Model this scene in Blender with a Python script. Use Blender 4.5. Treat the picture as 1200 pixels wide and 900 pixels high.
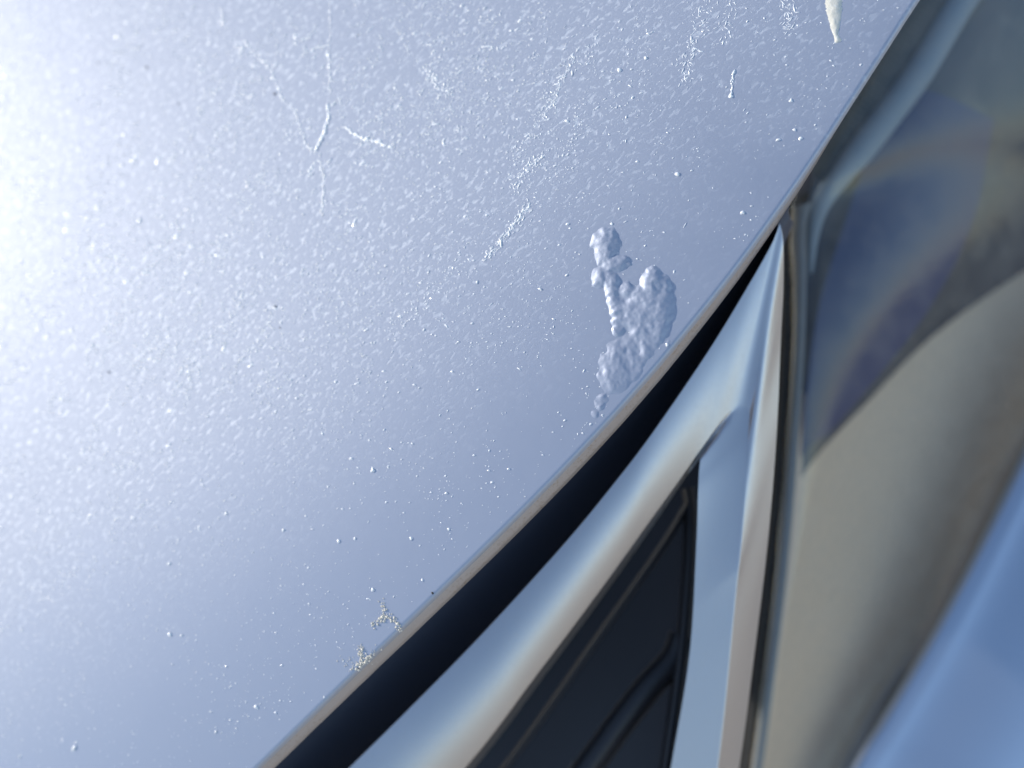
import bpy, math, random
import numpy as np
from mathutils import Vector, Matrix

random.seed(7); rng = np.random.default_rng(7)
for o in list(bpy.data.objects): bpy.data.objects.remove(o)
sc = bpy.context.scene
COL = sc.collection

# ------------------------------------------------------------------ camera, sky, sun, exposure
# A phone held about 20 cm from the bonnet corner.  U / SUN are the up and sun directions as the phone sees them.
HFOV = math.radians(56); FOCUS = 0.200; APERTURE = 0.0062
U = Vector((-0.30, 0.55, 0.75)).normalized()
SUN = Vector((-0.93, 0.32, -0.02)).normalized()
_x = (Vector((1, 0, 0)) - U * U.x).normalized(); _y = U.cross(_x)
M3 = Matrix((_x, _y, U))                       # phone axes -> world axes
CAMPOS = Vector((0, 0, 0.93))
cam = bpy.data.cameras.new('camera'); camo = bpy.data.objects.new('camera', cam); COL.objects.link(camo)
camo.matrix_world = Matrix.Translation(CAMPOS) @ M3.to_4x4()
cam.sensor_width = 36; cam.angle = HFOV; cam.clip_start = 0.005; cam.clip_end = 3000
cam.dof.use_dof = True; cam.dof.focus_distance = FOCUS + .005; cam.dof.aperture_fstop = cam.lens / 1000 / APERTURE
sc.camera = camo

sunw = (M3 @ SUN).normalized()
elev = math.asin(sunw.z); azim = math.atan2(sunw.x, sunw.y)
w = bpy.data.worlds.new('World'); sc.world = w; w.use_nodes = True
wn = w.node_tree.nodes; wl = w.node_tree.links
sky = wn.new('ShaderNodeTexSky'); sky.sky_type = 'NISHITA'; sky.sun_disc = False
sky.sun_elevation = elev; sky.sun_rotation = azim; sky.air_density = 1.0; sky.dust_density = 0.5; sky.ozone_density = 1.2
bg = wn['Background']; bg.inputs['Strength'].default_value = 0.13
wl.new(sky.outputs[0], bg.inputs[0])
sl = bpy.data.lights.new('sun', 'SUN'); sl.energy = 2.9; sl.angle = math.radians(0.55); sl.color = (1.0, 0.93, 0.82)
so = bpy.data.objects.new('sun', sl); COL.objects.link(so)
so.rotation_euler = sunw.to_track_quat('Z', 'Y').to_euler(); so.location = (0, 0, 5)
vs = sc.view_settings; vs.view_transform = 'Standard'; vs.look = 'None'; vs.gamma = 1; vs.use_curve_mapping = False
vs.exposure = 0.85
sc.cycles.use_denoising = True; sc.cycles.sample_clamp_indirect = 1.5; sc.cycles.caustics_reflective = False

# ------------------------------------------------------------------ helpers
F = 600 / math.tan(HFOV / 2)
def ray(px, py): return np.array([(px - 600) / F, (450 - py) / F, -1.0])
def at(px, py, d): return ray(px, py) * d
Mw = np.array(M3); Cw = np.array(CAMPOS)
def world(P): return np.asarray(P) @ Mw.T + Cw

def unit(v): v = np.asarray(v, float); return v / np.linalg.norm(v)

def obj(name, verts, faces, mat, parent=None, smooth=True, uv=None, label=None, kind=None):
    """verts in phone axes -> mesh object in world axes"""
    me = bpy.data.meshes.new(name)
    V = world(np.asarray(verts, float).reshape(-1, 3))
    off = np.array(parent_base) if parent is not None else np.zeros(3)
    me.from_pydata((V - off).tolist(), [], [tuple(f) for f in faces])
    if uv is not None:
        l = me.uv_layers.new(name='metric')
        idx = np.empty(len(me.loops), int); me.loops.foreach_get('vertex_index', idx)
        l.data.foreach_set('uv', np.asarray(uv, float)[idx].ravel())
    if smooth: me.shade_smooth()
    me.materials.append(mat); me.update()
    o = bpy.data.objects.new(name, me); COL.objects.link(o)
    if parent is not None: o.parent = parent
    if label: o['label'] = label
    if kind: o['kind'] = kind
    return o

def grid_faces(n, m, flip=False):
    f = []
    for i in range(n - 1):
        for j in range(m - 1):
            a, b, c, d = i*m+j, i*m+j+1, (i+1)*m+j+1, (i+1)*m+j
            f.append((a, d, c, b) if flip else (a, b, c, d))
    return f

def smooth_line(pts, n, per=1.0):
    """resample a polyline (any dimension) with Catmull-Rom, evenly by arc length"""
    P = np.asarray(pts, float)
    Q = np.vstack([2*P[0]-P[1], P, 2*P[-1]-P[-2]]); out = []
    for i in range(1, len(Q)-2):
        for t in np.linspace(0, 1, 24, endpoint=False):
            p0, p1, p2, p3 = Q[i-1], Q[i], Q[i+1], Q[i+2]
            out.append(.5*((2*p1)+(-p0+p2)*t+(2*p0-5*p1+4*p2-p3)*t*t+(-p0+3*p1-3*p2+p3)*t**3))
    out.append(P[-1]); out = np.array(out)
    s = np.r_[0, np.cumsum(np.linalg.norm(np.diff(out, axis=0), axis=1))]
    q = np.linspace(0, s[-1], n)
    return np.stack([np.interp(q, s, out[:, k]) for k in range(out.shape[1])], 1)

def px_line(pts, n):                       # (px, py, depth in m) -> n smooth points
    P = np.array([at(*p) for p in pts]); return smooth_line(P, n)

def deeper(P, dz): return P * (1 + dz/(-P[:, 2:3]))

def loft(name, rails, mat, parent, sub=4, **kw):
    """surface through rails (each n x 3); extra rows between rails by Catmull-Rom"""
    R = np.array(rails); k, n, _ = R.shape
    rows = np.array([smooth_line(R[:, j], (k-1)*sub+1) for j in range(n)]) if sub > 1 else R.transpose(1, 0, 2)
    m = rows.shape[1]
    nv_ = np.cross(rows[1:, :-1]-rows[:-1, :-1], rows[:-1, 1:]-rows[:-1, :-1])
    return obj(name, rows.reshape(-1, 3), grid_faces(n, m, flip=(nv_[..., 2].sum() > 0)), mat, parent, **kw)

def tube(name, path, rad, mat, parent, seg=10, flat=1.0, **kw):
    P = np.asarray(path); n = len(P); rad = np.broadcast_to(rad, n)
    V = []
    for i in range(n):
        t = unit(P[min(i+1, n-1)] - P[max(i-1, 0)])
        a = unit(np.cross(t, [0, 0, 1.0])); b = np.cross(a, t)
        for k in range(seg):
            th = 2*math.pi*k/seg
            V.append(P[i] + rad[i]*(math.cos(th)*a + flat*math.sin(th)*b))
    f = [(i*seg+k, i*seg+(k+1) % seg, (i+1)*seg+(k+1) % seg, (i+1)*seg+k) for i in range(n-1) for k in range(seg)]
    f += [tuple(range(seg))[::-1], tuple((n-1)*seg+k for k in range(seg))]
    return obj(name, V, f, mat, parent, **kw)

# ------------------------------------------------------------------ materials
def material(name, color, rough=.4, metal=0.0, coat=0.0, coat_rough=.05, spec=.5):
    m = bpy.data.materials.new(name); m.use_nodes = True
    b = m.node_tree.nodes['Principled BSDF']
    b.inputs['Base Color'].default_value = (*color, 1); b.inputs['Roughness'].default_value = rough
    b.inputs['Metallic'].default_value = metal; b.inputs['Coat Weight'].default_value = coat
    b.inputs['Coat Roughness'].default_value = coat_rough; b.inputs['Specular IOR Level'].default_value = spec
    return m
class NT:
    def __init__(s, m): s.t = m.node_tree; s.b = s.t.nodes.get('Principled BSDF')
    def n(s, typ, **kw):
        x = s.t.nodes.new(typ)
        for k, v in kw.items():
            if k.startswith('i_'): x.inputs[k[2:].replace('_', ' ')].default_value = v
            else: setattr(x, k, v)
        return x
    def l(s, a, b): s.t.links.new(a, b)
    def math(s, op, a, b=None, clamp=False):
        x = s.n('ShaderNodeMath', operation=op, use_clamp=clamp)
        for k, v in enumerate((a, b)):
            if v is None: continue
            if isinstance(v, (int, float)): x.inputs[k].default_value = v
            else: s.l(v, x.inputs[k])
        return x.outputs[0]
    def ramp(s, v, lo, hi, a=0., b=1.):
        x = s.n('ShaderNodeMapRange', interpolation_type='SMOOTHSTEP')
        s.l(v, x.inputs[0])
        for k, q in enumerate((lo, hi, a, b)): x.inputs[k+1].default_value = q
        return x.outputs[0]
    def mix(s, f, a, b):
        x = s.n('ShaderNodeMix', data_type='RGBA')
        if isinstance(f, (int, float)): x.inputs[0].default_value = f
        else: s.l(f, x.inputs[0])
        for k, v in ((6, a), (7, b)):
            if isinstance(v, tuple): x.inputs[k].default_value = (*v, 1)
            else: s.l(v, x.inputs[k])
        return x.outputs[2]
    def noise(s, vec, scale, detail=4, rough=.55, dist=0.0):
        x = s.n('ShaderNodeTexNoise'); s.l(vec, x.inputs['Vector'])
        x.inputs['Scale'].default_value = scale; x.inputs['Detail'].default_value = detail
        x.inputs['Roughness'].default_value = rough; x.inputs['Distortion'].default_value = dist
        return x.outputs['Fac']
    def bump(s, h, strength, dist, prev=None):
        x = s.n('ShaderNodeBump'); x.inputs['Strength'].default_value = strength; x.inputs['Distance'].default_value = dist
        s.l(h, x.inputs['Height'])
        if prev is not None: s.l(prev, x.inputs['Normal'])
        return x.outputs[0]

PAINT = (0.415, 0.445, 0.525)
def paint_material(name, weathered):
    m = material(name, PAINT, .46 if weathered else .30, .30 if weathered else .85, 1.0, .06); t = NT(m)
    uvn = t.n('ShaderNodeUVMap', uv_map='metric'); uv = uvn.outputs[0]           # centimetres on the sheet: x along the edge, y across
    mp = t.n('ShaderNodeMapping'); t.l(uv, mp.inputs[0]); mp.inputs['Scale'].default_value = (.55, 1, 1); mp.inputs['Rotation'].default_value = (0, 0, .12)
    flake = t.noise(uv, 90, 2)
    peel = t.noise(uv, 2.4, 2, .5)                                              # orange peel of the lacquer
    if weathered:
        sep = t.n('ShaderNodeSeparateXYZ'); t.l(uv, sep.inputs[0])
        big = t.noise(uv, .35, 3)
        # worn zone: further than ~6 cm in from the edge the lacquer is lifted everywhere
        v = t.math('ADD', sep.outputs[1], t.math('MULTIPLY', t.math('SUBTRACT', big, .5), 5.0))
        v = t.math('ADD', v, t.math('MULTIPLY', sep.outputs[0], -.10))
        worn = t.ramp(v, 1.5, -6.0)
        g1 = t.noise(mp.outputs[0], 9.5, 2.5, .5, .4)
        g2 = t.noise(mp.outputs[0], 19, 2, .5)
        lift1 = t.ramp(g1, .53, .68); lift2 = t.ramp(g2, .56, .70)
        lift = t.math('MULTIPLY', t.math('ADD', lift1, t.math('MULTIPLY', lift2, .45)), worn)
        col = t.mix(t.math('MULTIPLY', lift, .55, True), PAINT, (.72, .74, .78))
        t.l(col, t.b.inputs['Base Color'])
        rr = t.math('ADD', t.math('MULTIPLY', worn, .10), t.math('MULTIPLY', t.noise(uv, 3, 5), .06))
        t.l(t.math('ADD', rr, .54), t.b.inputs['Roughness'])
        t.l(t.math('ADD', t.math('MULTIPLY', worn, .40), .06), t.b.inputs['Coat Roughness'])
        t.l(t.math('SUBTRACT', .62, t.math('MULTIPLY', worn, .34)), t.b.inputs['Metallic'])
        t.l(t.math('SUBTRACT', 1.0, t.math('MULTIPLY', worn, .85)), t.b.inputs['Coat Weight'])
        n0 = t.bump(peel, .5, .00003)
        n1 = t.bump(lift, .8, .000035, n0)
        t.l(n1, t.b.inputs['Coat Normal'])
        n2 = t.bump(flake, .5, .000006, n1); t.l(n2, t.b.inputs['Normal'])
    else:
        n0 = t.bump(peel, .5, .00006)
        t.l(n0, t.b.inputs['Coat Normal']); t.l(n0, t.b.inputs['Normal'])
    return m

def dusty(name, color, rough, metal, dust=(.42, .38, .32), amount=.12, scale=900, coat=0.0, bump=.1):
    m = material(name, color, rough, metal, coat); t = NT(m)
    tc = t.n('ShaderNodeTexCoord').outputs['Object']
    f = t.noise(tc, scale, 6, .65); b = t.noise(tc, 60, 4)
    msk = t.math('MULTIPLY', t.ramp(f, .48, .72), t.math('MULTIPLY', t.ramp(b, .3, .7), amount * 2))
    t.l(t.mix(msk, color, dust), t.b.inputs['Base Color'])
    t.l(t.math('ADD', t.math('MULTIPLY', f, .18), rough - .09), t.b.inputs['Roughness'])
    t.l(t.bump(f, bump, .00015), t.b.inputs['Normal'])
    return m

M_hood = paint_material('weathered silver paint', True)
M_paint = paint_material('silver paint', False); M_paint.node_tree.nodes['Principled BSDF'].inputs['Base Color'].default_value = (.50, .56, .66, 1)
M_fleck = material('lifted lacquer', (.92, .91, .89), .24, 0, .5, .2)
M_rim = dusty('worn fold with ground reflection tint', (.46, .40, .37), .40, .4, (.36, .27, .20), .5, 1500, bump=.5)  # ground's warm reflection put into the paint colour, along with real wear
M_chrome = dusty('satin chrome', (.57, .56, .57), .38, 1.0, (.5, .45, .4), .06, 1200, bump=.06)
M_black = dusty('black moulded plastic', (.070, .078, .105), .36, 0, (.10, .10, .11), .05, 1000)
M_bar = dusty('grey black grille plastic', (.020, .020, .025), .5, 0, (.10, .10, .11), .06, 700)
M_rubber = dusty('black rubber', (.014, .015, .017), .6, 0, (.12, .12, .12), .1, 900)
M_bezel = dusty('dark grey lamp bezel', (.022, .036, .060), .55, .1, (.18, .20, .20), .22, 90)
M_reflector = dusty('ground tinted lamp reflector', (.78, .60, .42), .6, .1, (.5, .46, .38), .1, 300)  # base colour carries the warm ground that a mirrored bowl would reflect
M_guide = dusty('pale grey blue lamp moulding', (.24, .31, .36), .6, 0, (.4, .42, .42), .15, 400)
M_dirt = dusty('cream dirt crust', (.70, .65, .55), .85, 0, (.75, .72, .64), .5, 2500, bump=.6)
M_grit = dusty('dark grit', (.06, .055, .05), .8, 0, (.2, .18, .16), .2, 2500)
M_drop = dusty('dried white streak', (.72, .68, .58), .8, 0, (.85, .84, .8), .4, 1500, bump=.4)

def lens_material():
    m = bpy.data.materials.new('clear weathered lens'); m.use_nodes = True; t = NT(m); t.t.nodes.remove(t.b)
    tc = t.n('ShaderNodeTexCoord').outputs['Object']
    f = t.noise(tc, 140, 5, .6)
    tr = t.n('ShaderNodeBsdfTransparent'); tr.inputs[0].default_value = (.94, .95, .96, 1)
    gl = t.n('ShaderNodeBsdfGlossy'); t.l(t.ramp(f, .3, .7, .06, .16), gl.inputs['Roughness'])
    di = t.n('ShaderNodeBsdfDiffuse'); di.inputs[0].default_value = (.58, .53, .45, 1)
    t.l(t.bump(f, .08, .0004), gl.inputs['Normal'])
    lw = t.n('ShaderNodeLayerWeight', i_Blend=.5).outputs['Facing']; fr = t.math('ADD', t.math('MULTIPLY', t.math('POWER', lw, 5.0), .94), .05)
    a = t.n('ShaderNodeMixShader'); t.l(t.ramp(f, .30, .75, .05, .13), a.inputs[0]); t.l(tr.outputs[0], a.inputs[1]); t.l(di.outputs[0], a.inputs[2])
    b = t.n('ShaderNodeMixShader'); t.l(fr, b.inputs[0]); t.l(a.outputs[0], b.inputs[1]); t.l(gl.outputs[0], b.inputs[2])
    t.l(b.outputs[0], t.t.nodes['Material Output'].inputs[0])
    return m
M_lens = lens_material()

# ------------------------------------------------------------------ ground
mg = material('sandy yard ground', (.30, .24, .17), .9); t = NT(mg)
tc = t.n('ShaderNodeTexCoord').outputs['Object']
t.l(t.mix(t.ramp(t.noise(tc, 1.3, 8, .65), .3, .7), (.50, .42, .33), (.38, .32, .26)), t.b.inputs['Base Color'])
t.l(t.bump(t.noise(tc, 30, 8, .7), .6, .02), t.b.inputs['Normal'])
me = bpy.data.meshes.new('ground'); R = 900.0
me.from_pydata([(-R, -R, 0), (R, -R, 0), (R, R, 0), (-R, R, 0)], [], [(0, 1, 2, 3)]); me.materials.append(mg)
g = bpy.data.objects.new('ground', me); COL.objects.link(g); g['kind'] = 'structure'

# ------------------------------------------------------------------ the car (everything in view belongs to it)
base = world(at(600, 450, .25)); parent_base = (base[0], base[1], 0.0)
car = bpy.data.objects.new('car', None); COL.objects.link(car); car.location = parent_base
car['label'] = 'weathered silver car: bonnet corner with paint blister, chrome grille surround and headlight'
car['category'] = 'car'

# --- bonnet sheet: a gently crowned surface, P(a, b) = P0 + a e1 + b e2 + h n
N0 = unit([-.30, .17, .94])
P0 = at(740, 380, FOCUS)
e2 = np.array([.62, -.78, 0]); e2 = unit(e2 - N0 * (e2 @ N0)); e1 = np.cross(e2, N0)
if e1[0] < 0: e1 = -e1
def height(a, b):
    q = np.maximum(b + .06, -.25)
    return -.85 * np.where(q > 0, q**2, .25*q**2) - .25 * a**2
def surf(a, b, lift=0.0):
    a = np.asarray(a, float); b = np.asarray(b, float)
    return P0 + a[..., None]*e1 + b[..., None]*e2 + (height(a, b) + lift)[..., None]*N0
def unproject(px, py, lift=0.0):
    px = np.asarray(px, float); py = np.asarray(py, float)
    q = np.stack([(px-600)/F, (450-py)/F, -np.ones_like(px)], -1)
    h = np.zeros_like(px)
    for _ in range(40):
        d = (P0 @ N0 + h) / (q @ N0)
        X = q * d[..., None] - P0
        a, b = X @ e1, X @ e2
        h = .5*h + .5*(height(a, b) + lift)
    return a, b

edge_px = [(60, 1120), (190, 1008), (313, 897), (417, 787), (477, 731), (557, 655), (607, 607), (660, 551), (709, 500), (748, 459), (785, 414), (842, 344), (880, 296), (927, 226), (960, 178), (985, 138), (1033, 66), (1077, 0), (1140, -90), (1220, -190)]
rim_w  = [18, 18, 18, 19, 20, 20, 17, 15, 13, 14, 12, 9, 8, 5, 3, 2, 2, 2, 2, 2]
ea, eb = unproject([p[0] for p in edge_px], [p[1] for p in edge_px])
rim_px = [(p[0] + .66*w_, p[1] + .75*w_) for p, w_ in zip(edge_px, rim_w)]
def fair(x, y):                       # one smooth pressed line through the measured points
    m_, s_ = x.mean(), x.std(); return np.polyval(np.polyfit((x-m_)/s_, y, 6), (x-m_)/s_)
print('edge residual mm', np.abs(fair(ea, eb)-eb).max()*1000); eb = fair(ea, eb)
NT_ = 360
E = smooth_line(np.stack([ea, eb], 1), NT_)
tang = np.gradient(E, axis=0); tang /= np.linalg.norm(tang, axis=1)[:, None]
inw = np.stack([tang[:, 1], -tang[:, 0]], 1)
if inw[NT_//2, 1] > 0: inw = -inw
# one inward direction for all rows, so they never cross
inw = np.broadcast_to(np.array([0, -1.0]), inw.shape)
sdist = np.r_[np.linspace(0, .0016, 9), np.linspace(.0022, .02, 24), np.linspace(.022, .12, 90), np.linspace(.124, .55, 50)]
RO = .0012
A = E[:, None, 0] + inw[:, None, 0]*sdist; B = E[:, None, 1] + inw[:, None, 1]*sdist
q = np.clip(RO - sdist, 0, RO); drop = -(RO - np.sqrt(np.maximum(RO**2 - q**2, 0)))
drop = np.broadcast_to(drop, A.shape)
V = surf(A, B, drop)
uv = np.stack([A*100, B*100], -1).reshape(-1, 2)
hood = obj('hood', V.reshape(-1, 3), grid_faces(*A.shape), M_hood, car, uv=uv, label='silver bonnet with flaking lacquer and a blistered front edge')

# folded hem below the sheet's edge: lip facing out, then turned under
Pe = surf(E[:, 0], E[:, 1]); ex_, ey_ = 600 - F*Pe[:, 0]/Pe[:, 2], 450 + F*Pe[:, 1]/Pe[:, 2]
wv_ = np.interp(-ey_, [-1120, -900, -760, -655, -550, -450, -345, -290, -226, -178, -120, 200], [12, 12, 13, 12.5, 11, 9, 6.5, 5.5, 3, 1, -2, -3])
wv_ = np.convolve(np.pad(wv_, 12, 'edge'), np.ones(25)/25, 'valid')
tx, ty = np.gradient(ex_), np.gradient(ey_); tl = np.hypot(tx, ty)
ra, rb = unproject(ex_ - ty/tl*wv_, ey_ + tx/tl*wv_, -.0030)
Rm = np.stack([ra, rb], 1)
wob = np.convolve(rng.normal(size=NT_), np.ones(5)/5, 'same') * .00006
lip_top = surf(A[:, 0], B[:, 0], drop[:, 0])
mid = lip_top*.5 + surf(Rm[:, 0], Rm[:, 1] + wob, np.full(NT_, -.0030))*.5 + (e2*.0003)
lip_low = surf(Rm[:, 0], Rm[:, 1] + wob, np.full(NT_, -.0030))
under = surf(Rm[:, 0] + inw[:, 0]*.0015, Rm[:, 1] + inw[:, 1]*.0015, np.full(NT_, -.0040))
back = surf(Rm[:, 0] + inw[:, 0]*.02, Rm[:, 1] + inw[:, 1]*.02, np.full(NT_, -.0042))
loft('hem', [lip_top, mid, lip_low, under, back], M_rim, hood, sub=4, label='worn folded lip of the bonnet edge, brown ground reflection in its colour')

# --- paint blister: one lumpy raised patch that sinks into the sheet all round
def BZ(x, y): return (640 + x/3.4625, 240 + y/3.4625)
blobs = [(240,135,34,.9),(222,150,30,.8),(252,165,34,.9),(236,195,32,.8),(238,225,22,.6),(262,245,26,.8),(296,240,26,.75),(316,232,18,.6),
         (225,290,28,.75),(212,310,22,.5),(262,310,26,.85),(268,345,24,.8),(278,390,22,.8),(284,430,22,.85),(288,470,20,.7),(290,510,20,.6),
         (318,345,26,.75),(340,350,22,.6),(360,385,28,.7),(432,305,36,1.3),(420,335,34,1.1),(462,325,30,.95),(392,375,38,1.0),(430,400,50,1.1),(470,385,38,.9),
         (350,430,34,.8),(390,450,44,.95),(450,440,42,.9),(480,430,28,.7),(330,470,30,.7),(380,500,34,.75),(425,500,34,.75),(460,495,26,.7),(320,420,34,.7),
         (340,560,26,.45),(400,555,26,.7),(408,600,22,.65),(380,640,22,.5),(455,530,22,.55),(440,560,20,.5),(495,565,12,.5),(345,610,18,.5),(350,640,18,.5),
         (285,590,30,.8),(265,640,36,.9),(258,690,34,.9),(290,680,34,.75),(300,720,32,.6),(262,730,26,.6),(330,690,30,.45),(375,690,22,.35),
         (232,785,18,.5),(214,812,15,.45),(196,845,11,.4),(300,630,30,.6)]
bx = [BZ(b[0], b[1]) for b in blobs]
ba, bb = unproject([p[0] for p in bx], [p[1] for p in bx])
br = np.array([b[2] for b in blobs])/3.4625 * .000180; bh = np.array([b[3]*(.65 if b[1] > 550 else 1) for b in blobs])*.00078
def vnoise(x, y, seed):
    r = np.random.default_rng(seed); T = r.random((64, 64))
    xi = np.floor(x).astype(int); yi = np.floor(y).astype(int); fx = x-xi; fy = y-yi
    fx = fx*fx*(3-2*fx); fy = fy*fy*(3-2*fy)
    g = lambda i, j: T[(xi+i) % 64, (yi+j) % 64]
    return (g(0,0)*(1-fx)+g(1,0)*fx)*(1-fy) + (g(0,1)*(1-fx)+g(1,1)*fx)*fy
a0, a1, b0, b1 = ba.min()-.004, ba.max()+.004, bb.min()-.004, bb.max()+.004
nA, nB = 250, 210
GA, GB = np.meshgrid(np.linspace(a0, a1, nA), np.linspace(b0, b1, nB), indexing='ij')
wx = GA + (vnoise(GA*900, GB*900, 1)-.5)*.0006; wy = GB + (vnoise(GA*900, GB*900, 2)-.5)*.0009
H = np.full(GA.shape, -1e-4); acc = np.zeros(GA.shape)
for x, y, r, h in zip(ba, bb, br, bh):
    d2 = ((wx-x)**2 + (wy-y)**2) / (r*1.6)**2
    acc += np.exp(3.2 * h/.00078 * np.clip(1-d2, 0, 1)**1.4) - 1 + .15*np.clip(1-d2/2.4, 0, 1)**2
Hs = np.log1p(acc)/3.2*.00072
tex = (vnoise(GA*2200, GB*2200, 3)-.5)*.00003 + (vnoise(GA*1000, GB*1000, 5)-.5)*.00014 + (vnoise(GA*1700, GB*1700, 6)-.5)*.00004
H = Hs + tex*np.clip(Hs/.0003, 0, 1) - .00006
room = np.interp(GA, E[:, 0], E[:, 1]) - GB             # distance left to the folded edge
H = np.where(room > .0022, H, (H + .00006)*np.clip((room-.0010)/.0012, 0, 1) - .00006)
near = (Hs > 1e-7) & (room > .0013)                     # keep only the swollen part of the patch (plus one cell), so nothing juts past the edge
for _ in range(2): near = near | np.roll(near, 1, 0) | np.roll(near, -1, 0) | np.roll(near, 1, 1) | np.roll(near, -1, 1)
nf = (near & (room > .0009)).ravel()
obj('paint_blister', surf(GA, GB, H).reshape(-1, 3), [f for f in grid_faces(nA, nB) if nf[list(f)].all()], M_hood, hood, uv=np.stack([GA*100, GB*100], -1).reshape(-1, 2),
    label='lumpy swollen paint blister at the bonnet edge')

# --- lifted lacquer flecks, cracks and scratches: small real grains on the sheet
def grains(name, a, b, ang, L, W, Hh, mat, label, seg=6, kind='stuff', parent=None):
    a, b, ang, L, W, Hh = [np.asarray(v, float) for v in np.broadcast_arrays(a, b, ang, L, W, Hh)]
    n = len(a); th = np.arange(seg)*2*math.pi/seg
    jit = 1 + rng.uniform(-.25, .25, (n, 3*seg+0))
    rings = []
    for k, (s_, hz) in enumerate(((1.0, -.15), (.72, .65))):
        u = np.cos(th)[None]*L[:, None]*.5*s_*jit[:, k*seg:(k+1)*seg]; v = np.sin(th)[None]*W[:, None]*.5*s_*jit[:, k*seg:(k+1)*seg]
        bend = (u/np.maximum(L[:, None], 1e-9))**2*W[:, None]*1.2
        v = v + bend
        ca, sa = np.cos(ang)[:, None], np.sin(ang)[:, None]
        rings.append(surf(a[:, None]+u*ca-v*sa, b[:, None]+u*sa+v*ca, np.broadcast_to(Hh[:, None]*hz, u.shape)))
    top = surf(a, b, Hh)[:, None]
    V = np.concatenate(rings+[top], 1); nv = 2*seg+1
    k0 = np.arange(seg); k1 = (k0+1) % seg
    T = np.concatenate([np.stack([k0, k1, seg+k1], 1), np.stack([k0, seg+k1, seg+k0], 1), np.stack([seg+k0, seg+k1, np.full(seg, 2*seg)], 1)])
    F_ = (T[None] + (np.arange(n)*nv)[:, None, None]).reshape(-1, 3)
    Vw = world(V.reshape(-1, 3)) - np.array(parent_base)
    me = bpy.data.meshes.new(name); me.vertices.add(len(Vw)); me.vertices.foreach_set('co', Vw.astype(np.float32).ravel())
    me.loops.add(F_.size); me.loops.foreach_set('vertex_index', F_.astype(np.int32).ravel())
    me.polygons.add(len(F_)); me.polygons.foreach_set('loop_start', np.arange(0, F_.size, 3, dtype=np.int32))
    me.update(calc_edges=True); me.validate(); me.shade_smooth(); me.materials.append(mat)
    o = bpy.data.objects.new(name, me); COL.objects.link(o); o.parent = parent or hood
    o['label'] = label; o['kind'] = kind
    return o

def dist_edge(px, py):
    ex = np.array([p[0] for p in edge_px], float); ey = np.array([p[1] for p in edge_px], float)
    # signed horizontal-ish distance: x of the edge at this height minus x
    return np.interp(py, ey[::-1], ex[::-1]) - px
n = 620000
px = rng.uniform(-250, 1080, n); py = rng.uniform(-150, 1020, n)
de = dist_edge(px, py)
nz = vnoise(px/70+9, py/70+3, 11)*.5 + vnoise(px/22+5, py/30+7, 12)*.5
streak = vnoise((px*.80+py*.52)/16+4, (py*.80-px*.52)/170+6, 13)
dens = np.clip((de-190)/360, 0, 1)**1.2 * np.clip((940-py)/480, .26, 1)
dens *= np.clip((nz-.28)*2.6, .06, 1.4) * np.clip(.45+1.1*(streak-.25), .25, 1.2)
keep = (rng.random(n) < dens*.30 + .003*(de > 40)) & (de > 18)
px, py, de = px[keep], py[keep], de[keep]
a, b = unproject(px, py); k = len(a)
sz = np.exp(rng.normal(-.38, .50, k)) * np.interp(de, [300, 800], [.8, 1.3]); el = np.exp(rng.normal(0, .3, k))
grains('lacquer_flecks', a, b, rng.normal(.1, .6, k), .00054*sz*el, .00019*sz/el**.5, .00007*np.minimum(sz, 1.6), M_fleck, 'pale lifted lacquer flecks scattered over the bonnet', seg=5)

def chain(pts, n, spread, along=True):
    P = smooth_line(pts, n); P = P + rng.normal(0, spread, P.shape)
    a, b = unproject(P[:, 0], P[:, 1]); d = np.gradient(np.stack([a, b], 1), axis=0)
    return a, b, np.arctan2(np.convolve(d[:, 1], np.ones(7)/7, 'same'), np.convolve(d[:, 0], np.ones(7)/7, 'same'))
def crack(name, pts, n, spread, L, W, Hh, mat, label):
    a, b, ang = chain(pts, n, spread); s_ = np.exp(rng.normal(0, .3, n))
    return grains(name, a, b, ang + rng.normal(0, .3, n), L*s_*1.3, W*s_*1.5, Hh*s_*.95, mat, label)
cr = [([(287,48),(296,60),(312,76),(322,92),(330,112),(345,128),(352,150),(358,168),(368,178)], 70, .9, .0006, .00025, .00011),
      ([(384,122),(385,135),(382,150),(376,164),(369,178)], 46, .6, .0007, .00034, .00016),
      ([(386,0),(387,30),(385,60),(386,90),(387,110)], 50, .7, .0005, .00018, .00008),
      ([(361,205),(366,194),(374,188),(378,205),(379,225),(377,250)], 50, .8, .0005, .00024, .0001),
      ([(404,149),(415,156),(430,163),(445,167),(458,173)], 46, .9, .0007, .0003, .00014),
      ([(300,205),(310,215),(322,222),(332,226)], 26, 1.5, .0005, .0002, .0001),
      ([(258,8),(262,18),(260,28)], 16, .8, .0005, .0002, .0001),
      ([(345,52),(360,44),(370,34)], 20, 1.1, .0005, .0002, .0001),
      ([(352,66),(366,58),(385,52)], 20, 1.1, .0005, .0002, .0001)]
for c in cr: crack('lacquer_crack', *c, M_fleck, 'thin raised white crack in the lacquer')
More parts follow.
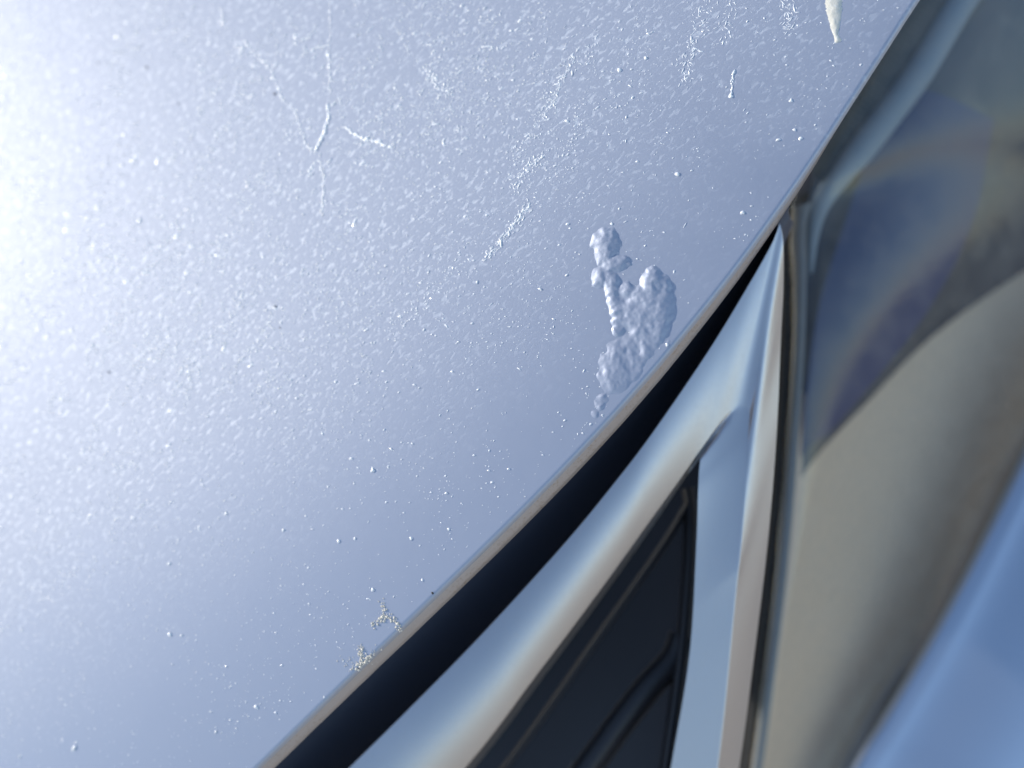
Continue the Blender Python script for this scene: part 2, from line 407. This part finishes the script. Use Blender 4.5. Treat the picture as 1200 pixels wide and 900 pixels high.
scr = [([(622,240),(608,256),(594,274),(582,289),(570,304)], 120, 2.6, .0007, .00016, .00010),
       ([(634,185),(622,196),(612,206),(602,222)], 80, 3.2, .0004, .00018, .00009),
       ([(676,58),(668,75),(656,98),(648,115),(636,138)], 90, 2.6, .0006, .00016, .00008),
       ([(648,112),(640,130),(628,148),(612,170),(600,190)], 80, 5, .0004, .00016, .00008),
       ([(682,138),(672,160),(660,182)], 40, 3, .0004, .00015, .00008),
       ([(700,40),(690,62),(680,80)], 36, 4, .0004, .00015, .00008),
       ([(500,80),(508,92),(518,100),(524,108)], 60, 4, .0005, .00025, .00012),
       ([(465,20),(470,44),(482,62)], 30, 3, .0004, .0002, .0001),
       ([(545,300),(520,330),(490,360),(455,395)], 110, 8, .0004, .00016, .00007),
       ([(440,300),(400,350),(350,410),(300,470)], 120, 10, .0004, .00016, .00007),
       ([(830,-20),(822,20),(812,60),(800,100)], 160, 7, .0006, .00013, .00007),
       ([(860,-20),(854,20),(848,50)], 60, 5, .0006, .00013, .00007),
       ([(914,-20),(922,10),(930,38)], 80, 5, .0007, .00014, .00007),
       ([(859,86),(858,100),(857,112)], 20, .8, .0006, .0002, .00012),
       ([(120,650),(60,690),(0,735),(-60,780)], 110, 9, .0005, .0002, .00008)]
for c in scr: crack('scratch_streak', *c[:4], c[4]*.8, c[5]*.8, M_fleck, 'pale streak of fine scratches in the lacquer')

# single raised pimples near the edge
pm = [(794,204,4),(870,249,3.6),(857,113,3.6),(927,118,3),(931,152,2.6),(938,162,3.2),(757,68,3.5),(726,82,4),(437,551,4.4),(397,634,3.4),(416,631,2.8),(199,743,4.4),(332,621,3.2),(526,620,2.6),(437,691,3.4),(495,680,2.4),(300,828,4.2),(323,835,2.6),(265,602,3),(164,258,5),(380,817,2.2),(482,631,3),(717,262,2.6),(700,330,2),(782,404,3),(716,431,2.6)]
a, b = unproject([p[0] for p in pm], [p[1] for p in pm]); r_ = np.array([p[2] for p in pm])*.00014
grains('paint_pimples', a, b, rng.uniform(0, 3, len(pm)), r_*2.0, r_*1.6, r_*.42, M_fleck, 'small white raised pimples in the bonnet paint', seg=9)
# fine bright dust specks all over
n = 24000; px = rng.uniform(-150, 1060, n); py = rng.uniform(-100, 1000, n); de = dist_edge(px, py)
kp = (de > 14) & (rng.random(n) < np.clip(1.1 - de/1400, .35, 1)*np.clip(vnoise(px/90+2, py/90+5, 21)*1.8-.2, .06, 1)*np.where(px > 780, .35, 1)); px, py = px[kp], py[kp]
a, b = unproject(px, py); s_ = np.exp(rng.normal(0, .45, len(a)))
grains('dust_specks', a, b, rng.normal(.35, .6, len(a)), .00028*s_, .00014*s_, .00005*s_, M_fleck, 'fine pale dust specks on the bonnet')
dg = [(115,74,2.4),(172,79,3),(322,110,3.2),(74,101,2),(323,359,2.8),(209,122,2),(55,210,2),(328,384,2),(145,182,1.8),(128,436,3),(507,695,3.2),(657,77,1.5),(420,41,1.6)]
a, b = unproject([p[0] for p in dg], [p[1] for p in dg]); r_ = np.array([p[2] for p in dg])*.00019
grains('dark_grit', a, b, rng.uniform(0, 3, len(dg)), r_*1.2, r_*.9, r_*.5, M_grit, 'tiny dark grit specks stuck to the bonnet')

# --- things lying on the bonnet
def crumbs(name, strokes, label, cat):
    As, Bs, Ss = [], [], []
    for pts, n, sp, r in strokes:
        P = smooth_line(pts, n) + rng.normal(0, sp, (n, 2)); a, b = unproject(P[:, 0], P[:, 1])
        As.append(a); Bs.append(b); Ss.append(np.exp(rng.normal(0, .35, n))*r*.00018)
    a, b, s_ = map(np.concatenate, (As, Bs, Ss))
    global parent_base
    e = grains(name, a, b, rng.uniform(0, 3, len(a)), s_*1.35, s_*1.1, s_*.55, M_dirt, label, seg=7)
    e.parent = None; e.location = parent_base; e['category'] = cat
    return e
crumbs('dirt_crust', [([(447,704),(450,716),(448,722)], 34, 1.8, 1.4), ([(436,733),(446,726),(456,723),(464,730),(468,740)], 80, 1.6, 1.6), ([(445,725),(452,722)], 8, 1.2, 2.2)],
       'cream branching crust of dirt by the bonnet edge', 'dirt')
crumbs('dirt_crust', [([(425,758),(422,766),(427,774),(434,768)], 70, 2.6, 1.6), ([(402,772),(420,778),(440,764)], 60, 4.5, 1.1), ([(417,782),(424,780)], 8, 1.5, 2.4)],
       'small crumbly dirt patch on the lip below the branching crust', 'dirt')
# pale drip at the top
dl = smooth_line([(974,-40),(976,-10),(978,20),(979,38),(983,50)], 60); a, b = unproject(dl[:, 0], dl[:, 1])
wd = np.interp(np.linspace(0, 1, 60), [0, .55, .8, .9, 1], [.0016, .0017, .0010, .0005, .0009])
prof = np.linspace(-1, 1, 11); Vd = []
d = np.gradient(np.stack([a, b], 1), axis=0); d /= np.linalg.norm(d, axis=1)[:, None]; nrm = np.stack([-d[:, 1], d[:, 0]], 1)
for i in range(60):
    wv = wd[i]*(1+rng.normal(0, .06)); x = a[i]+nrm[i, 0]*prof*wv; y = b[i]+nrm[i, 1]*prof*wv
    hh = (1-prof**2)*.0003*(wd[i]/.0017)**.5*(.75+.5*vnoise(x*1800, y*1800, 31)) - .00004
    if i in (0, 59): hh = hh*0 - .00004
    Vd.append(surf(x, y, hh))
dr = obj('dried_drip', np.array(Vd).reshape(-1, 3), grid_faces(60, 11), M_drop, hood, label='cream dried drip on the bonnet')
dr.parent = None; dr.location = parent_base; dr['category'] = 'drip'; dr['label'] = 'cream coloured dried drip near the top of the bonnet'

# ------------------------------------------------------------------ grille
grille = bpy.data.objects.new('grille', None); COL.objects.link(grille); grille.parent = car
def gobj(*a_, **k): return loft(*a_, **k)
Nn = 120
def arms(up, down):          # a bent rail: up-arm points then down-arm points, each (px, py, depth)
    A_ = px_line(up, Nn); B_ = px_line(down, Nn); return np.vstack([A_, B_[1:]])
def fair_px(pts, deg=4):                # even out hand-measured outlines
    P = np.array(pts); x = (P[:, 0]-700)/300; return [(p[0], float(np.polyval(np.polyfit(x, P[:, 1], deg), xx)), p[2]) for p, xx in zip(pts, x)]
DZ = lambda pts, dz: [(x, y, d_+dz) for x, y, d_ in pts]
outer_u = [(170,1135,.236),(290,1017,.230),(416,895,.2243),(480,825,.2215),(563,746,.2187),(661,643,.2155),(724,562,.2140),(768,492,.2130),(832,412,.2124),(879,337,.2120),(905,280,.2120),(914,261,.2120)]
outer_d = [(914,261,.2120),(918,285,.2124),(918,340,.2145),(915,400,.2163),(910,510,.2183),(900,633,.2215),(884,767,.2263),(867,895,.2310),(835,1100,.2378)]
inner_u = [(330,1130,.2290),(440,1010,.2250),(547,898,.2210),(633,786,.2175),(699,698,.2150),(758,616,.2135),(812,541,.2125),(836,507,.2120),(856,482,.2120),(868,474,.2122)]
inner_d = [(868,474,.2122),(877,482,.2124),(878,496,.2126),(876,525,.2131),(874,570,.2143),(868,645,.2167),(860,722,.2195),(842,895,.2250),(810,1100,.2310)]
bevel_u = [(340,1132,.2500),(450,1012,.2460),(554,903,.2400),(638,792,.2350),(704,703,.2310),(762,621,.2270),(803,560,.2230),(814,546,.2190),(818,540,.2170),(820,537,.2160)]
bevel_d = [(820,537,.2160),(821,538,.2160),(820,545,.2161),(819,556,.2163),(818,580,.2168),(816,640,.2188),(808,767,.2230),(787,895,.2275),(750,1100,.2345)]
outer_u, outer_d, inner_u, inner_d, bevel_u, bevel_d = [DZ(p, .012) for p in (outer_u, outer_d, inner_u, inner_d, bevel_u, bevel_d)]
outer_u = fair_px(outer_u[:-1], 4) + outer_u[-1:]; print('outer', [(round(p[0]), round(p[1])) for p in outer_u])
O_, I_, B_ = arms(outer_u, outer_d), arms(inner_u, inner_d), arms(bevel_u, bevel_d)
wid = np.linalg.norm(I_-O_, axis=1)[:, None]
wid = np.minimum(wid, np.interp(np.arange(2*Nn-1), [0, Nn-70, Nn-5, 2*Nn], [.022, .020, .0075, .0075])[:, None])
amp = np.r_[np.full(Nn-5, .16), np.linspace(.16, .02, 40), np.full(Nn-36, .02)][:, None]
c1 = np.r_[np.full(Nn-60, .15), np.linspace(.15, -.22, 60), np.linspace(-.22, .05, 50), np.full(Nn-51, .05)][:, None]
rows_ = [deeper(O_, .020) + (I_-O_)*.05, deeper(O_, .0030) + (I_-O_)*.012, deeper(O_, .0012) + (I_-O_)*.003, deeper(O_, .0004)]
for u_ in (0, .006, .02, .05, .1, .16, .23, .3, .37, .44, .5, .57, .64, .71, .78, .85, .91, .96, .985, 1.0):
    fu = amp * (c1*u_ - .34*u_**2.4) / .16
    rows_.append(deeper(O_ + (I_-O_)*u_, -fu*wid))
I2 = rows_[-1]
for u_ in (.04, .12, .3, .6, .85, 1.0):
    rows_.append(I2 + (B_-I2)*u_)
loft('grille_surround', rows_, M_chrome, grille, sub=1, label='satin chrome grille surround with a sharp upper corner')
# sealing panel in the dark gap under the bonnet edge
gp0 = [(-60,1180,.250),(190,1008,.244),(417,787,.232),(607,607,.226),(756,454,.222),(880,296,.217),(925,235,.214)]
gp1 = [(200,1190,.252),(330,1015,.246),(560,785,.236),(715,610,.230),(845,427,.226),(900,325,.221),(930,262,.217)]
p0, p1 = px_line(DZ(gp0, .010), 90), px_line(DZ(gp1, .017), 90)
loft('sealing_panel', [p0 - (p1-p0)*.5, p0, p0*.5+p1*.5+np.array([0, 0, -.002]), p1], M_black, grille, sub=4, label='black panel in the gap under the bonnet')
# added dark backing behind the opening, stops light leaking through
obj('grille_backing', [at(100, 1300, .33), at(480, 560, .33), at(1000, 300, .33), at(1000, 1300, .33)], [(0, 1, 2, 3)], dusty('deep black plastic', (.010, .013, .024), .45, 0, (.06, .06, .07), .05, 600), grille, smooth=False)
def bar(pts, wpx, d_, name='grille_bar'):
    """bevelled bar: a flat face with sloping sides"""
    c = smooth_line(np.array([p[:2] for p in pts], float), 60); tg = np.gradient(c, axis=0); tg /= np.linalg.norm(tg, axis=1)[:, None]
    nn = np.stack([-tg[:, 1], tg[:, 0]], 1); R_ = []
    for k, dz in ((-1.3, .018), (-1.0, .002), (-.7, 0), (.7, 0), (1.0, .002), (1.3, .018)):
        R_.append(np.array([at(c[i, 0]+nn[i, 0]*k*wpx/2, c[i, 1]+nn[i, 1]*k*wpx/2, d_+dz) for i in range(60)]))
    return loft(name, R_, M_bar, grille, sub=2)
bar([(478,1046),(608,878),(698,751),(771,648),(801,600),(806,590)], 7, .2485)
bar([(806,572),(809,600),(806,680),(797,780),(780,900),(755,1050)], 12, .2480)
bar([(801,745),(790,772),(760,805),(725,850),(690,898),(590,1030)], 26, .2500)
bar([(700,1060),(560,1200)], 22, .2520)

# ------------------------------------------------------------------ headlight
lamp = bpy.data.objects.new('headlight', None); COL.objects.link(lamp); lamp.parent = car
LAMP_SET_BACK = .052          # the lamp and bumper stand further back than the grille
def L3(pts, n=70): return px_line([(x, y, d_+LAMP_SET_BACK) for x, y, d_ in pts], n)
edgeL = [(945,190,.2115),(926,268,.2140),(927,330,.2150),(926,400,.2165),(920,510,.2200),(910,633,.2235),(895,767,.2280),(878,895,.2320),(848,1100,.2390)]
rimL  = [(985,185,.2090),(950,250,.2118),(948,320,.2130),(946,400,.2145),(939,510,.2180),(929,633,.2215),(914,767,.2260),(897,895,.2300),(868,1100,.2370)]
midL  = [(1150,110,.2150),(1110,200,.2180),(1085,300,.2210),(1062,400,.2245),(1042,510,.2290),(1020,633,.2330),(990,767,.2375),(960,870,.2415),(880,1095,.2480)]
farL  = [(1420,120,.2400),(1375,210,.2430),(1335,300,.2470),(1267,413,.2520),(1211,516,.2550),(1167,610,.2570),(1109,731,.2592),(1038,842,.2615),(907,1084,.2670)]
topL  = lambda pts: [(pts[0][0]+130, pts[0][1]-250, pts[0][2]-.002)] + pts
EL, RL, ML, FL = [L3(topL(p)) for p in (edgeL, rimL, midL, farL)]
loft('lens', [deeper(EL, .012) + np.array([.0004, 0, 0]), EL, RL, ML, FL, deeper(FL, .008)], M_lens, lamp, sub=5, label='clear weathered headlight lens')
# moulded edge of the lens, tight to the gap, below the bonnet line
kr = int(np.argmax(450 + F*EL[:, 1]/EL[:, 2] > 225)); EL, RL = smooth_line(EL[kr:], 70), smooth_line(RL[kr:], 70)
loft('lens_rim', [deeper(EL, .013) + np.array([.0010, 0, 0]), deeper(EL, .0015) + np.array([.0008, 0, 0]), EL*.5+RL*.5+np.array([0, 0, -.0012]), RL + np.array([0, 0, -.0022]), RL+np.array([.001, 0, -.010])], dusty('grey lens rim', (.17, .19, .20), .35, .1, (.3, .3, .3), .15, 400), lamp, sub=4, label='grey blue moulded rim of the headlight')
# pale moulding running under the bonnet line
gl_ = L3([(1215,-130,.2225),(1128,-2,.2220),(1078,82,.2215),(1032,145,.2215),(985,205,.2215),(962,240,.2220),(953,275,.2232),(950,320,.2245)], 90)
tube('light_guide', gl_, np.interp(np.linspace(0, 1, 90), [0, .7, .85, 1], [.0046, .0042, .0026, .0006]), M_guide, lamp, seg=14, label='pale grey blue moulding inside the headlight')
# ribbed strip between bonnet line and moulding
rp0 = L3([(1180,-160,.2165),(1075,0,.2165),(1035,62,.2165),(985,140,.217),(950,200,.218)], 121)
rp1 = L3([(1260,-130,.2250),(1140,20,.2245),(1085,95,.2245),(1030,160,.2250),(975,225,.226)], 121)
zz = np.array([0, 0, 1.0])[None]*(.0005*(np.arange(121) % 2))[:, None]
loft('ribbed_strip', [rp0+zz, rp0*.5+rp1*.5+zz, rp1+zz], dusty('ribbed dark teal plastic', (.045, .065, .075), .4, .1, (.2, .22, .22), .1, 500), lamp, sub=2, smooth=False, label='dark finely ribbed strip in the headlight')
# dark bezel, stepped, upper half
bz = [L3(p, 50) for p in (
    [(960,-120,.236),(952,180,.236),(946,300,.236),(944,420,.237),(940,540,.238),(938,560,.238)],
    [(1040,-120,.245),(1030,180,.245),(1020,300,.245),(1010,400,.246),(985,470,.247),(965,525,.248)],
    [(1130,-120,.250),(1110,120,.250),(1100,260,.250),(1080,330,.251),(1050,405,.252),(1010,478,.253)],
    [(1230,-120,.262),(1220,60,.262),(1215,150,.262),(1200,230,.263),(1165,300,.264),(1110,380,.265)],
    [(1420,-120,.270),(1410,40,.270),(1400,120,.270),(1380,170,.271),(1340,210,.272),(1290,260,.273)])]
loft('bezel', bz, M_bezel, lamp, sub=5, label='dark blue inner bezel of the headlight')
sh = [L3(p, 50) for p in (
    [(1040,100,.2330),(1000,230,.2330),(962,350,.2335),(946,450,.2340),(938,535,.2345)],
    [(1100,110,.2300),(1070,240,.2300),(1025,370,.2310),(985,450,.2320),(955,518,.2330)],
    [(1165,140,.2340),(1140,260,.2340),(1090,360,.2345),(1030,440,.2350),(972,508,.2350)])]
loft('lamp_shroud', sh, dusty('navy lamp shroud', (.003, .024, .12), .6, 0, (.1, .12, .2), .1, 300), lamp, sub=5, label='navy blue shroud inside the headlight')
# reflector bowl, lower half
rf = [L3(p, 50) for p in (
    [(925,470,.252),(915,620,.254),(900,740,.256),(880,880,.258),(840,1120,.262)],
    [(1010,420,.262),(1000,600,.266),(985,740,.268),(950,880,.270),(900,1130,.274)],
    [(1110,320,.268),(1110,560,.274),(1080,720,.276),(1030,880,.278),(950,1130,.280)],
    [(1240,200,.272),(1230,480,.279),(1190,700,.281),(1110,880,.283),(1010,1130,.285)],
    [(1430,100,.276),(1420,440,.282),(1370,700,.285),(1280,900,.288),(1150,1150,.290)])]
loft('reflector', rf, M_reflector, lamp, sub=5, label='brownish mirrored reflector bowl of the headlight')
obj('lamp_housing', [at(900, -300, .41), at(1600, -300, .41), at(1600, 1300, .43), at(820, 1300, .43)], [(0, 1, 2, 3)], M_black, lamp, smooth=False)
# beaded gasket in the gap beside the chrome
gs = L3([(922,258,.2165),(922,330,.2175),(921,400,.2190),(915,510,.2225),(905,633,.2260),(890,767,.2305),(874,895,.2345),(843,1100,.2415)], 620)
rr = .00125 + .00022*np.sin(np.arange(620)*.95)*np.linspace(1, .3, 620)
tube('gasket', gs, rr, M_rubber, lamp, seg=8, label='black beaded rubber gasket')

tr0 = L3([(905,235,.220),(905,330,.221),(903,400,.222),(897,510,.224),(887,633,.228),(872,767,.233),(856,895,.237),(825,1100,.244)], 70)
tr1 = L3([(950,225,.226),(945,330,.228),(942,400,.229),(936,510,.232),(926,633,.235),(911,767,.240),(894,895,.244),(863,1100,.250)], 70)
loft('gap_shade_strip', [tr0, tr1], M_rubber, lamp, sub=1, label='added black strip standing in for shade in the gap between grille and headlight')  # dark strip added behind the gap in place of its shade

# ------------------------------------------------------------------ bumper below the lamp
bu = [(1330,300,.262),(1260,410,.263),(1203,513,.264),(1160,607,.265),(1124,687,.266),(1080,767,.2675),(1031,838,.269),(998,898,.270),(900,1080,.274)]
bu = fair_px(bu, 4); bu = DZ(bu, -.011); b_in = L3(DZ(bu, .020), 90); b_e = L3(bu, 90)
b_1 = L3([(x+16, y+8, d_-.0022) for x, y, d_ in bu], 90); b_2 = L3([(x+42, y+20, d_-.0028) for x, y, d_ in bu], 90)
b_3 = L3([(x+170, y+70, d_-.010) for x, y, d_ in bu], 90); b_4 = L3([(x+420, y+150, d_-.013) for x, y, d_ in bu], 90)
k = (6-1)*6+1
Rw = np.array([b_in, b_e, b_1, b_2, b_3, b_4]); rows = np.array([smooth_line(Rw[:, j], k) for j in range(90)])
uvb = np.stack(np.meshgrid(np.arange(90)*.25, np.arange(k)*.3, indexing='ij'), -1).reshape(-1, 2)
obj('bumper', rows.reshape(-1, 3), grid_faces(90, k), M_paint, car, uv=uvb, label='silver blue bumper corner below the headlight')
